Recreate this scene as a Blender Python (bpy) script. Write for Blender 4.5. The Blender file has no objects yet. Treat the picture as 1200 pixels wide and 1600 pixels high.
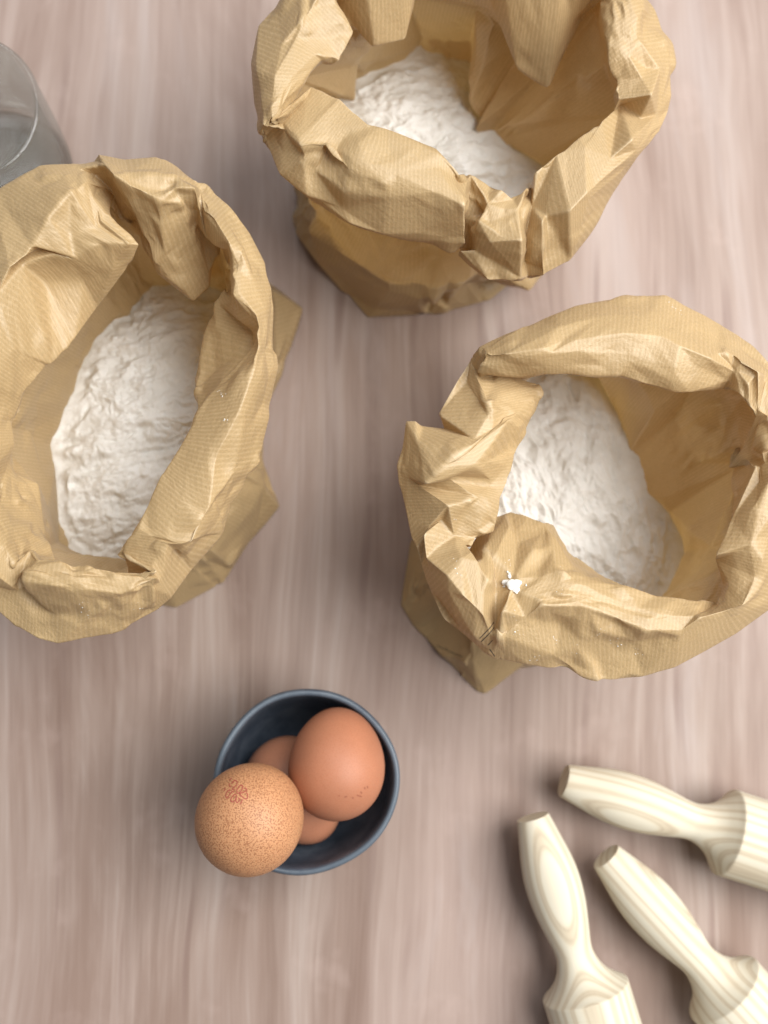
import bpy, math, random
import numpy as np
from mathutils import Vector, Matrix, Quaternion
from mathutils.geometry import delaunay_2d_cdt
from mathutils.bvhtree import BVHTree

S = bpy.context.scene
COL = S.collection
MM = 0.001

# ------------------------------------------------------------------ camera
cam_data = bpy.data.cameras.new("camera")
cam_data.sensor_fit = 'VERTICAL'
cam_data.sensor_height = 36.0
cam_data.sensor_width = 27.0
cam_data.lens = 1650.0 / 1600.0 * 36.0
cam_data.clip_start = 0.01
cam_data.clip_end = 50.0
cam_data.dof.use_dof = True
cam_data.dof.focus_distance = 0.402
cam_data.dof.aperture_fstop = 6.4
cam = bpy.data.objects.new("camera", cam_data)
COL.objects.link(cam)
R = Matrix(((0.9974038, -0.0086652, -0.0714881),
            (0.0, 0.9927338, -0.1203314),
            (0.0720114, 0.1200190, 0.9901565)))
cam.matrix_world = Matrix.Translation((0, 0, 0.520)) @ R.to_4x4()
S.camera = cam

# ------------------------------------------------------------------ light: soft window light in a room
world = bpy.data.worlds.new("World")
S.world = world
world.use_nodes = True
bgn = world.node_tree.nodes["Background"]
bgn.inputs[0].default_value = (0.90, 0.95, 1.0, 1)
bgn.inputs[1].default_value = 0.17

def area_light(name, loc, target, sx, sy, power, color):
    d = bpy.data.lights.new(name, 'AREA')
    d.shape = 'RECTANGLE'; d.size = sx; d.size_y = sy
    d.energy = power; d.color = color
    o = bpy.data.objects.new(name, d)
    COL.objects.link(o)
    o.location = loc
    o.rotation_euler = (Vector(target) - Vector(loc)).to_track_quat('-Z', 'Y').to_euler()
    return o
area_light("window_light", (0.88, 0.16, 1.38), (0.02, 0.05, 0.05), 1.35, 1.35, 56.0, (1.0, 0.985, 0.955))
area_light("far_window_light", (0.0, 1.0, 1.5), (0.02, 0.08, 0.05), 1.4, 0.9, 13.0, (0.92, 0.96, 1.0))

S.view_settings.view_transform = 'Standard'
S.view_settings.look = 'None'
S.view_settings.exposure = -0.08
S.view_settings.gamma = 1.0
S.render.engine = 'CYCLES'
S.cycles.use_denoising = True
S.cycles.max_bounces = 10
S.cycles.transparent_max_bounces = 12
S.cycles.transmission_bounces = 10
S.cycles.caustics_refractive = False
S.cycles.caustics_reflective = False

# ------------------------------------------------------------------ traced shapes, millimetres on the table top
BAG_A = [[[-19.6,202.1,112.0],[-11.9,203.6,122.0],[-0.1,219.9,120.0]],
[[-12.8,184.5,116.0],[-4.6,190.6,130.0],[10.7,211.7,126.0]],
[[-1.5,176.2,117.0],[6.2,190.8,132.0],[16.5,205.3,128.0]],
[[15.6,164.6,116.0],[14.4,179.5,133.0],[22.0,200.4,129.0]],
[[28.4,161.0,116.0],[27.9,174.3,134.0],[29.4,197.8,130.0]],
[[49.7,158.7,116.0],[47.5,170.6,135.0],[48.2,190.6,130.0]],
[[61.5,157.4,118.0],[58.2,165.4,136.0],[57.3,179.5,131.0]],
[[57.4,162.4,107.0],[62.2,176.3,120.0],[63.1,185.8,120.0]],
[[65.3,156.6,107.0],[68.7,169.0,119.0],[70.9,180.3,122.0]],
[[59.5,155.7,114.0],[66.1,162.7,127.0],[75.4,175.8,127.0]],
[[71.7,144.2,112.0],[74.3,155.5,130.0],[80.2,173.0,124.0]],
[[81.4,143.6,112.0],[80.6,153.6,132.0],[86.2,177.5,124.0]],
[[89.5,148.7,105.0],[85.4,160.0,118.0],[89.4,183.8,113.0]],
[[94.8,146.7,111.0],[90.0,162.0,131.0],[88.0,183.4,128.0]],
[[106.0,152.6,112.0],[100.0,165.0,134.0],[96.4,189.4,130.0]],
[[124.0,182.3,114.0],[110.6,176.1,133.0],[105.5,196.6,130.0]],
[[142.9,207.4,116.0],[125.2,195.0,133.0],[115.3,205.2,128.0]],
[[148.4,219.2,113.0],[133.0,210.3,122.0],[122.5,212.8,119.0]],
[[149.1,223.8,116.0],[134.3,214.6,133.0],[122.9,216.3,127.0]],
[[150.1,237.9,116.0],[134.6,229.6,127.0],[121.9,224.7,125.0]],
[[146.8,248.0,117.0],[130.3,238.2,133.0],[118.5,229.5,128.0]],
[[141.6,262.0,117.0],[126.8,253.1,133.0],[117.6,245.4,127.0]],
[[132.5,277.9,117.0],[120.9,263.0,132.0],[117.9,261.1,122.0]],
[[117.7,285.8,117.0],[109.2,268.0,132.0],[113.2,263.8,106.0]],
[[104.2,288.8,117.0],[100.6,270.3,130.0],[103.2,239.6,90.0]],
[[90.6,290.2,117.0],[87.6,271.1,130.0],[89.0,246.8,92.0]],
[[79.9,290.5,117.0],[75.8,271.0,130.0],[74.4,268.0,108.0]],
[[63.7,290.2,117.0],[59.0,271.0,130.0],[60.3,272.0,112.0]],
[[47.7,288.8,117.0],[44.7,268.3,131.0],[42.8,271.1,112.0]],
[[34.4,285.9,117.0],[34.5,265.0,131.0],[38.8,248.7,108.0]],
[[21.2,282.3,117.0],[23.0,263.1,131.0],[24.9,244.4,108.0]],
[[10.7,277.9,117.0],[10.3,258.4,131.0],[8.7,260.6,114.0]],
[[0.2,272.8,117.0],[2.8,252.0,132.0],[16.5,241.4,124.0]],
[[-10.1,265.3,117.0],[-3.4,241.4,133.0],[10.7,229.7,124.0]],
[[-21.6,247.4,116.0],[-8.3,234.0,129.0],[3.6,228.0,125.0]],
[[-25.2,231.2,116.0],[-14.2,216.1,133.0],[-1.4,221.3,127.0]],
[[-23.2,214.4,116.0],[-15.3,204.3,133.0],[-9.3,208.8,130.0]],
[[-20.1,200.2,118.0],[-18.3,195.8,130.0],[-15.5,198.8,131.0]]]
BASE_A = [[-8.7,211.0],[-2.4,199.3],[29.4,162.4],[63.8,164.8],[91.9,172.9],[103.7,183.4],[130.9,201.3],[128.1,232.5],[97.9,252.5],[77.8,265.9],[76.4,294.2],[51.0,296.8],[24.2,281.5],[-3.8,249.0]]
BAG_B = [[[-56.4,11.3,112.0],[-54.4,22.0,130.0],[-54.9,24.7,132.0]],
[[-69.1,4.1,112.0],[-67.8,16.8,130.0],[-73.4,25.4,127.0]],
[[-80.4,0.7,112.0],[-79.1,18.1,131.0],[-82.0,26.7,127.0]],
[[-93.6,-1.4,112.0],[-90.9,19.7,131.0],[-90.8,29.7,127.0]],
[[-100.8,0.5,112.0],[-102.2,21.5,128.0],[-98.9,28.7,124.0]],
[[-107.8,4.8,111.0],[-106.2,22.7,118.0],[-103.3,32.8,118.0]],
[[-112.8,7.6,112.0],[-108.2,19.2,122.0],[-108.0,26.8,124.0],[-101.2,36.2,101.0]],
[[-122.0,16.6,114.0],[-114.2,25.2,130.0],[-110.1,34.4,126.0],[-104.5,40.8,95.0]],
[[-129.4,30.9,115.0],[-119.1,39.0,131.0],[-115.8,47.3,120.0],[-105.6,50.8,92.0]],
[[-135.0,50.2,115.0],[-122.8,52.8,132.0],[-117.5,63.7,108.0],[-107.6,62.4,92.0]],
[[-137.0,67.3,115.0],[-123.4,66.9,132.0],[-113.6,75.5,108.0]],
[[-137.9,87.0,115.0],[-123.0,83.5,132.0],[-114.4,84.2,110.0]],
[[-137.7,107.0,115.0],[-120.4,101.5,132.0],[-110.3,95.6,110.0]],
[[-135.2,129.8,115.0],[-118.3,124.9,131.0],[-101.4,107.5,106.0]],
[[-132.4,147.8,115.0],[-111.9,137.4,131.0],[-93.5,119.2,102.0]],
[[-128.3,163.4,115.0],[-104.0,146.3,131.0],[-86.0,133.3,98.0]],
[[-121.2,175.5,116.0],[-98.1,156.9,133.0],[-71.7,145.3,112.0]],
[[-106.6,184.9,117.0],[-90.2,167.1,133.0],[-65.6,151.8,122.0]],
[[-94.3,185.1,117.0],[-86.5,171.6,129.0],[-78.8,163.2,124.0]],
[[-88.7,186.1,117.0],[-84.3,181.2,117.0],[-80.5,180.2,104.0]],
[[-86.4,188.9,114.0],[-79.9,181.1,121.0],[-74.4,168.5,100.0]],
[[-83.4,189.2,118.0],[-74.4,174.3,134.0],[-67.8,165.1,112.0]],
[[-73.5,188.2,118.0],[-67.9,169.9,134.0],[-62.7,149.4,110.0],[-62.3,148.4,98.0]],
[[-61.5,188.6,118.0],[-60.4,167.6,134.0],[-56.4,152.3,112.0],[-47.5,140.1,94.0]],
[[-55.3,186.7,118.0],[-52.7,169.6,133.0],[-46.6,158.9,116.0],[-41.3,144.4,94.0]],
[[-45.1,181.0,118.0],[-43.7,169.9,134.0],[-44.9,163.7,114.0]],
[[-40.9,179.3,115.0],[-42.9,169.0,125.0],[-40.9,156.1,118.0]],
[[-33.0,170.7,117.0],[-36.4,158.7,133.0],[-37.0,151.1,124.0]],
[[-23.6,159.6,117.0],[-30.6,148.9,134.0],[-31.7,148.4,126.0]],
[[-18.1,147.2,117.0],[-27.4,141.6,131.0],[-31.1,141.5,122.0]],
[[-15.0,137.2,117.0],[-26.3,130.2,133.0],[-29.4,128.7,126.0]],
[[-14.1,129.4,117.0],[-20.2,121.6,133.0],[-27.6,122.6,122.0],[-39.7,137.8,99.0]],
[[-14.5,119.4,116.0],[-19.1,117.1,130.0],[-22.2,120.2,117.0],[-41.8,132.2,98.0]],
[[-14.2,113.2,115.0],[-19.1,109.6,132.0],[-21.2,111.7,120.0],[-44.0,123.8,97.0]],
[[-13.4,105.8,115.0],[-20.6,100.4,134.0],[-32.8,100.1,120.0],[-47.4,104.0,98.0]],
[[-14.7,87.4,114.0],[-25.5,84.4,135.0],[-43.1,83.2,122.0],[-45.6,88.8,104.0]],
[[-17.8,73.4,113.0],[-33.4,67.7,134.0],[-48.7,71.7,124.0]],
[[-26.0,56.8,112.0],[-36.7,47.8,132.0],[-54.8,61.1,126.0]],
[[-33.8,42.8,112.0],[-42.2,35.2,132.0],[-61.4,46.4,126.0]],
[[-44.3,26.8,111.0],[-51.3,34.9,130.0],[-66.7,37.7,124.0]],
[[-53.2,14.5,111.0],[-54.4,21.6,125.0],[-72.2,31.5,118.0]]]
BASE_B = [[-3.4,166.6],[-9.3,145.6],[-27.9,101.1],[-13.8,65.3],[-29.2,46.8],[-40.7,27.9],[-63.6,15.4],[-95.9,21.5],[-114.6,36.9],[-118.6,61.8],[-112.7,112.7],[-99.7,145.4],[-78.2,165.6],[-53.0,176.1],[-21.0,180.3]]
BAG_C = [[[76.6,-8.1,112.0],[72.2,10.6,132.0],[79.8,22.8,126.0],[82.3,51.5,96.0]],
[[86.6,-9.8,112.0],[81.3,8.3,127.0],[87.1,23.5,126.0],[88.8,51.2,94.0]],
[[94.1,-11.6,112.0],[86.4,13.0,132.0],[93.8,25.7,127.0],[100.4,46.8,92.0]],
[[106.7,-14.3,112.0],[102.0,12.3,132.0],[105.1,22.9,126.0],[108.5,35.4,92.0]],
[[118.0,-15.6,112.0],[114.6,8.3,130.0],[116.7,20.6,124.0],[118.2,27.7,97.0]],
[[130.8,-14.1,112.0],[129.2,3.6,130.0],[134.7,16.6,122.0]],
[[143.6,-10.7,112.0],[140.9,3.6,128.0],[146.8,15.2,120.0]],
[[156.8,-4.2,113.0],[147.4,8.4,131.0],[158.4,14.5,114.0]],
[[167.8,2.5,114.0],[156.9,10.8,129.0],[161.8,15.1,112.0]],
[[180.7,12.0,115.0],[164.1,13.2,130.0],[162.6,21.2,116.0]],
[[187.5,18.8,115.0],[171.6,23.0,128.0],[158.7,31.2,119.0]],
[[193.4,32.8,115.0],[172.8,31.8,132.0],[156.0,32.2,126.0]],
[[198.8,53.3,115.0],[175.1,48.2,134.0],[164.8,51.6,126.0]],
[[200.4,68.8,115.0],[178.0,64.5,132.0],[174.0,67.5,124.0]],
[[199.1,79.2,115.0],[180.8,74.7,124.0],[174.9,69.9,113.0]],
[[196.8,86.8,116.0],[178.3,78.6,130.0],[171.4,69.7,104.0]],
[[193.4,97.3,116.0],[176.9,86.0,131.0],[177.6,78.2,112.0]],
[[188.1,107.5,117.0],[174.5,89.3,127.0],[176.7,84.8,122.0]],
[[178.4,117.1,117.0],[173.3,102.8,134.0],[172.7,89.1,128.0]],
[[171.5,122.5,117.0],[167.2,107.0,132.0],[166.0,97.8,126.0]],
[[165.0,126.4,117.0],[164.9,106.3,127.0],[164.9,99.5,118.0]],
[[158.5,130.2,117.0],[153.7,107.5,134.0],[143.6,95.7,126.0]],
[[150.2,134.5,117.0],[141.4,112.0,135.0],[139.4,95.9,127.0]],
[[142.2,138.1,117.0],[135.1,116.0,134.0],[129.3,98.7,127.0]],
[[125.9,138.0,117.0],[119.8,116.6,135.0],[120.6,102.4,127.0]],
[[106.1,133.0,117.0],[101.1,113.7,135.0],[102.9,102.1,127.0]],
[[91.0,126.6,117.0],[88.7,109.7,135.0],[91.8,101.9,126.0]],
[[77.3,120.2,118.0],[74.3,108.2,133.0],[81.8,102.7,122.0]],
[[66.6,114.5,119.0],[67.0,109.4,130.0],[65.0,103.9,122.0]],
[[64.1,111.7,112.0],[67.2,102.9,116.0],[81.2,104.7,110.0]],
[[59.1,103.3,114.0],[67.9,92.9,126.0],[93.3,102.8,108.0]],
[[50.6,88.5,116.0],[70.1,87.0,130.0],[90.5,92.2,108.0]],
[[52.6,83.0,114.0],[69.9,80.0,128.0],[86.6,83.8,110.0]],
[[44.3,83.0,115.0],[60.6,71.7,132.0],[82.9,75.6,112.0]],
[[38.5,85.4,113.0],[49.6,64.2,132.0],[80.7,71.4,114.0]],
[[35.0,67.9,112.0],[43.8,57.7,130.0],[77.3,60.9,116.0]],
[[35.7,61.8,112.0],[42.5,59.4,120.0],[74.6,54.8,118.0]],
[[37.4,52.0,113.0],[52.2,50.0,130.0],[72.7,44.2,118.0]],
[[40.6,39.5,113.0],[50.9,45.7,121.0],[65.1,40.3,117.0]],
[[41.9,35.2,117.0],[43.4,39.5,126.0],[62.2,36.6,119.0]],
[[45.1,27.3,110.0],[45.3,30.9,122.0],[60.1,35.9,122.0]],
[[47.4,18.5,112.0],[51.9,23.6,131.0],[61.7,33.0,127.0]],
[[52.8,7.4,112.0],[57.7,16.4,132.0],[63.0,29.0,129.0]],
[[65.2,-2.9,112.0],[65.1,9.0,130.0],[65.9,22.6,129.0],[73.5,46.9,98.0]],
[[73.1,-7.4,111.0],[70.7,3.6,121.0],[70.9,19.4,121.0],[76.6,50.2,97.0]]]
BASE_C = [[45.8,17.2],[51.7,6.9],[69.1,-9.4],[83.2,-25.5],[95.8,-28.4],[104.6,-14.1],[132.9,-9.4],[162.4,3.2],[179.5,25.5],[180.3,51.4],[164.4,70.8],[145.7,116.8],[119.3,123.1],[76.3,89.5],[50.3,47.3]]
FLOUR_A = [[4.0,247.2],[22.4,269.1],[36.4,281.3],[52.0,289.2],[72.5,292.8],[79.4,286.4],[79.1,251.6],[94.0,238.1],[119.0,227.9],[132.7,206.2],[121.3,185.0],[94.6,174.7],[62.2,167.0],[31.2,165.2],[1.3,199.1]]
FLOUR_B = [[-73.6,161.3],[-48.8,165.0],[-22.2,159.5],[-26.1,128.9],[-32.8,89.9],[-43.8,60.3],[-68.9,35.5],[-91.4,33.4],[-109.8,41.0],[-116.2,55.3],[-112.1,81.5],[-109.0,103.5],[-105.7,124.4],[-97.5,138.0],[-84.9,148.9]]
FLOUR_C = [[110.0,131.6],[133.0,130.5],[140.2,113.6],[150.2,86.3],[157.9,68.2],[169.2,59.3],[174.2,44.3],[169.5,23.5],[149.3,4.4],[116.5,0.0],[85.6,10.1],[62.3,34.8],[64.1,70.2],[85.4,106.6]]
EXTRA_A = [[2.2,1.55,1.4,183.6,123.0],[2.9,1.25,11.2,172.1,117.0],[3.0,1.6,12.6,173.1,128.0],[2.6,1.8,6.4,189.5,125.0],[3.3,2.2,17.0,182.9,134.0],[12,1.5,86.3,154.4,113.0],[13.4,2.0,92.3,165.8,127.0],[33.0,2.5,3.0,236.9,126.0],[35,2.6,-8.1,216.9,132.0],[16.6,2.4,125.9,217.6,118.0]]
EXTRA_B = [[16,2.3,-91.7,154.4,124.0],[16,2.5,-82.5,148.8,126.0],[16,2.72,-78.9,141.9,113.0],[15,2.3,-102.6,149.4,123.0],[15,2.5,-97.2,145.7,125.0],[15,2.72,-90.2,143.0,112.0],[14,2.3,-112.8,143.7,124.0],[14,2.5,-108.9,141.6,125.0],[14,2.7,-105.5,143.0,113.0],[17,2.4,-82.0,156.1,125.0],[17,2.7,-69.7,150.3,125.0],[1,1.5,-68.4,10.5,123.0],[2,1.5,-79.7,8.9,122.0],[3.5,1.55,-96.6,10.7,116.0],[36.5,2.5,-45.3,59.9,130.0],[38,2.3,-51.3,34.9,130.0],[37.6,2.0,-36.5,46.3,134.0]]
EXTRA_C = [[22,2.5,139.2,103.5,134.0],[21.5,2.3,147.3,108.2,131.0],[2.5,1.6,95.9,6.0,122.0],[3,1.5,103.1,0.0,122.0],[4.5,1.6,123.6,0.0,120.0],[0,1.5,74.0,1.2,124.0],[43.5,1.6,68.8,2.4,122.0],[34,2.5,61.9,65.8,131.0],[33,2.5,74.9,82.5,128.0],[35.5,2.4,53.9,60.2,127.0],[31.5,2.5,82.0,89.4,120.0],[24.5,1.5,112.7,124.3,130.0],[25.5,1.5,94.7,119.3,131.0]]
STAMP = [[[-29.5,-56.7],[-28.2,-55.6],[-27.2,-56.4],[-27.6,-57.3],[-28.8,-58.1],[-28.6,-58.7],[-27.7,-58.7]],
[[-27.0,-58.6],[-26.3,-57.5],[-25.3,-57.2],[-24.9,-57.8],[-25.5,-59.2],[-26.7,-59.9],[-27.1,-59.2],[-27.0,-58.6]],
[[-24.5,-58.2],[-23.7,-58.2],[-23.4,-59.1],[-25.7,-59.9],[-25.8,-60.3],[-23.8,-61.8],[-22.9,-61.6],[-22.8,-60.3],[-23.4,-59.8]],
[[-29.3,-58.9],[-30.3,-59.0],[-31.3,-60.1],[-31.3,-61.3],[-30.7,-61.6],[-29.0,-59.4],[-28.3,-59.7]],
[[-27.6,-60.3],[-28.4,-60.7],[-29.3,-62.1],[-28.7,-63.0],[-27.7,-62.4],[-27.1,-60.9],[-27.6,-60.3]],
[[-27.1,-61.7],[-27.2,-62.6],[-26.6,-63.2],[-25.8,-62.0],[-26.4,-61.6]],
[[-24.9,-62.0],[-24.9,-62.6],[-25.6,-63.7]],
[[-30.4,-55.8],[-29.7,-54.9]],
[[-30.4,-56.7],[-30.2,-57.6],[-29.5,-57.6]],
[[-32.2,-59.3],[-31.8,-58.4]]]
STAMP_FAINT = [[[24.1,-60.3],[24.4,-61.2]],
[[25.3,-60.0],[25.5,-61.0]],
[[22.5,-62.0],[23.0,-62.9]],
[[20.9,-63.4],[22.0,-63.8]],
[[22.1,-63.9],[23.0,-64.3]],
[[19.0,-64.1],[19.5,-64.8]],
[[13.3,-63.3],[13.9,-63.3]],
[[15.8,-63.9],[16.9,-63.7]]]
JAR = [-154.7,232.0]
SPECKS = [[77.5,29.6],[54.3,29.0],[55.1,26.1],[77.4,8.2],[78.6,2.4],[87.7,-6.7],[117.3,-0.2],[120.2,-2.9],[126.9,-3.9],[142.9,133.0],[144.2,132.0],[146.7,129.9],[55.0,46.1],[96.3,26.7],[93.1,17.7],[-82.5,12.2],[-79.9,10.5],[-80.6,8.9],[-74.4,11.7],[-61.8,11.8],[-78.2,0.7],[-82.4,0.5],[-33.7,94.1],[-32.5,92.1],[-30.8,80.2],[101.8,-2.9],[94.5,0.0],[109.4,2.4]]
INK = [[[70.3,6.7],[66.8,2.4],[63.1,-2.4]],
[[70.8,5.3],[67.5,1.0],[64.1,-3.4]],
[[71.0,1.4],[68.5,-1.4],[67.2,-3.8]],
[[70.2,0.0],[69.0,-1.9]],
[[63.1,-2.6],[67.5,-5.0],[73.8,-7.9]],
[[66.7,-3.6],[70.4,-5.8]],
[[69.9,-3.4],[72.3,-6.2]]]


# ------------------------------------------------------------------ helpers
def tag(o, label, cat=None, group=None, kind=None):
    if label: o["label"] = label
    if cat: o["category"] = cat
    if group: o["group"] = group
    if kind: o["kind"] = kind
    return o

def empty(name, loc):
    o = bpy.data.objects.new(name, None)
    o.empty_display_size = 0.02
    COL.objects.link(o)
    o.location = loc
    return o

def mesh_obj(name, verts, faces, mat, parent=None, smooth=True, uvs=None, normals=None):
    """verts in metres, world coordinates; the object's origin moves to its parent's."""
    me = bpy.data.meshes.new(name)
    v = np.asarray(verts, dtype=np.float64)
    if parent is not None:
        v = v - np.array(parent.location)
    me.from_pydata(v.tolist(), [], faces if isinstance(faces, list) else faces.tolist())
    if smooth:
        me.polygons.foreach_set("use_smooth", [True] * len(me.polygons))
    if uvs is not None:
        l = me.uv_layers.new(name="UVMap")
        idx = np.zeros(len(me.loops), dtype=np.int32)
        me.loops.foreach_get("vertex_index", idx)
        if uvs.ndim == 2 and len(uvs) == len(v):
            l.data.foreach_set("uv", np.asarray(uvs)[idx].astype(np.float32).ravel())
        else:
            l.data.foreach_set("uv", np.asarray(uvs, dtype=np.float32).ravel())
    me.materials.append(mat)
    me.update()
    if normals is not None:
        me.normals_split_custom_set_from_vertices(normals.tolist())
    o = bpy.data.objects.new(name, me)
    COL.objects.link(o)
    if parent is not None:
        o.parent = parent
    return o

def recentre(o, loc):
    """move a top-level mesh's origin to loc without moving the mesh"""
    o.data.transform(Matrix.Translation(-Vector(loc)))
    o.location = loc

_T = {}
def vnoise(x, y, seed):
    if seed not in _T:
        _T[seed] = np.random.RandomState(seed).rand(256, 256) * 2 - 1
    t = _T[seed]
    xi = np.floor(x).astype(int); yi = np.floor(y).astype(int)
    fx = x - xi; fy = y - yi
    fx = fx * fx * fx * (fx * (fx * 6 - 15) + 10); fy = fy * fy * fy * (fy * (fy * 6 - 15) + 10)
    a = t[xi % 256, yi % 256]; b = t[(xi + 1) % 256, yi % 256]
    c = t[xi % 256, (yi + 1) % 256]; d = t[(xi + 1) % 256, (yi + 1) % 256]
    return (a * (1 - fx) + b * fx) * (1 - fy) + (c * (1 - fx) + d * fx) * fy

def fbm(x, y, seed, octaves=4, gain=0.5):
    s = 0; a = 1; n = 0
    for k in range(octaves):
        ca, sa = math.cos(k * 1.1 + .4), math.sin(k * 1.1 + .4)
        s = s + a * vnoise((x * ca - y * sa) * 2 ** k + 17 * k, (x * sa + y * ca) * 2 ** k + 31 * k, seed + k)
        n += a; a *= gain
    return s / n

# ------------------------------------------------------------------ materials
class NT:
    def __init__(self, name):
        self.m = bpy.data.materials.new(name)
        self.m.use_nodes = True
        self.t = self.m.node_tree
        self.b = self.t.nodes["Principled BSDF"]
        self.out = self.t.nodes["Material Output"]
    def n(self, typ, **kw):
        nd = self.t.nodes.new(typ)
        for k, v in kw.items():
            if k.startswith("i_"):
                key = k[2:]
                key = int(key) if key.isdigit() else key.replace("_", " ")
                nd.inputs[key].default_value = v
            else:
                setattr(nd, k, v)
        return nd
    def l(self, a, b):
        self.t.links.new(a, b)
    def ramp(self, fac, stops, interp='LINEAR'):
        r = self.n('ShaderNodeValToRGB')
        r.color_ramp.interpolation = interp
        e = r.color_ramp.elements
        while len(e) < len(stops): e.new(0.5)
        for k, (p, c) in enumerate(stops):
            e[k].position = p
            e[k].color = c if len(c) == 4 else (*c, 1)
        self.l(fac, r.inputs[0])
        return r.outputs[0]
    def mix(self, fac, a, b, blend='MIX'):
        x = self.n('ShaderNodeMix', data_type='RGBA', blend_type=blend)
        for s, v in ((x.inputs[0], fac), (x.inputs[6], a), (x.inputs[7], b)):
            if isinstance(v, (int, float)): s.default_value = v
            elif isinstance(v, tuple): s.default_value = v if len(v) == 4 else (*v, 1)
            else: self.l(v, s)
        return x.outputs[2]
    def math(self, op, a, b=None, clamp=False):
        x = self.n('ShaderNodeMath', operation=op, use_clamp=clamp)
        for s, v in ((x.inputs[0], a), (x.inputs[1], b)):
            if v is None: continue
            if isinstance(v, (int, float)): s.default_value = v
            else: self.l(v, s)
        return x.outputs[0]
    def noise(self, vec, scale, detail=4, rough=.5, dist=0.0):
        x = self.n('ShaderNodeTexNoise', i_Scale=scale, i_Detail=detail, i_Roughness=rough, i_Distortion=dist)
        if vec is not None: self.l(vec, x.inputs['Vector'])
        return x.outputs['Fac']
    def mapping(self, vec, scale=(1, 1, 1), loc=(0, 0, 0), rot=(0, 0, 0)):
        x = self.n('ShaderNodeMapping')
        x.inputs['Scale'].default_value = scale
        x.inputs['Location'].default_value = loc
        x.inputs['Rotation'].default_value = rot
        self.l(vec, x.inputs['Vector'])
        return x.outputs[0]
    def bump(self, height, strength, distance, normal=None):
        x = self.n('ShaderNodeBump', i_Strength=strength, i_Distance=distance)
        self.l(height, x.inputs['Height'])
        if normal is not None: self.l(normal, x.inputs['Normal'])
        return x.outputs[0]
    def coord(self, which='Object'):
        return self.n('ShaderNodeTexCoord').outputs[which]

def mat_table():
    k = NT("limed_wood")
    P = k.coord('Object')
    warp = k.n('ShaderNodeTexNoise', i_Scale=5.0, i_Detail=2.0)
    k.l(k.mapping(P, (1, .35, 1)), warp.inputs['Vector'])
    w = k.n('ShaderNodeVectorMath', operation='MULTIPLY_ADD')
    k.l(warp.outputs['Color'], w.inputs[0]); w.inputs[1].default_value = (0.06, 0, 0); k.l(P, w.inputs[2])
    wp2 = k.n('ShaderNodeTexNoise', i_Scale=26.0, i_Detail=2.0)
    k.l(k.mapping(P, (1, .22, 1), (5, 5, 0)), wp2.inputs['Vector'])
    w2 = k.n('ShaderNodeVectorMath', operation='MULTIPLY_ADD')
    k.l(wp2.outputs['Color'], w2.inputs[0]); w2.inputs[1].default_value = (0.014, 0, 0); k.l(w.outputs[0], w2.inputs[2])
    V = w2.outputs[0]
    a = k.noise(k.mapping(V, (1, .04, 1)), 68, 5, .62)
    b = k.noise(k.mapping(V, (1, .10, 1), (3, 1, 0)), 34, 4, .55)
    c = k.noise(k.mapping(V, (1, .02, 1), (7, 2, 0)), 300, 3, .6)
    d = k.noise(k.mapping(P, (1, .5, 1), (1, 9, 0)), 9, 3, .5)
    f = k.math('ADD', k.math('MULTIPLY', a, .46), k.math('ADD', k.math('MULTIPLY', b, .34), k.math('MULTIPLY', c, .20)))
    col = k.ramp(f, [(.35, (.165, .106, .081)), (.43, (.252, .180, .147)), (.52, (.332, .252, .213)), (.63, (.420, .345, .306))])
    col = k.mix(k.ramp(d, [(.38, (0, 0, 0)), (.66, (1, 1, 1))]), col, k.mix(.4, col, (.40, .30, .265)), 'MIX')
    h = k.noise(k.mapping(V, (1, .16, 1), (8, 3, 0)), 17, 5, .65, .4)
    col = k.mix(k.ramp(h, [(.36, (.55, .55, .55)), (.50, (0, 0, 0))]), col, (.205, .130, .098))
    col = k.mix(k.ramp(h, [(.54, (0, 0, 0)), (.68, (.55, .55, .55))]), col, (.43, .365, .345))
    # short dark pores / figure strokes and rubbed pink patches
    e = k.noise(k.mapping(V, (1, .07, 1), (2, 5, 0)), 70, 2, .5)
    col = k.mix(k.ramp(e, [(.62, (0, 0, 0)), (.70, (.6, .6, .6))]), col, (.20, .130, .108))
    g = k.noise(k.mapping(P, (1, .8, 1), (4, 1, 0)), 38, 3, .6)
    col = k.mix(k.ramp(g, [(.58, (0, 0, 0)), (.80, (.28, .28, .28))]), col, (.50, .385, .345))
    k.l(col, k.b.inputs['Base Color'])
    k.b.inputs['Roughness'].default_value = .55
    k.b.inputs['Specular IOR Level'].default_value = .35
    k.l(k.bump(f, .25, .0006), k.b.inputs['Normal'])
    return k.m

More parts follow.
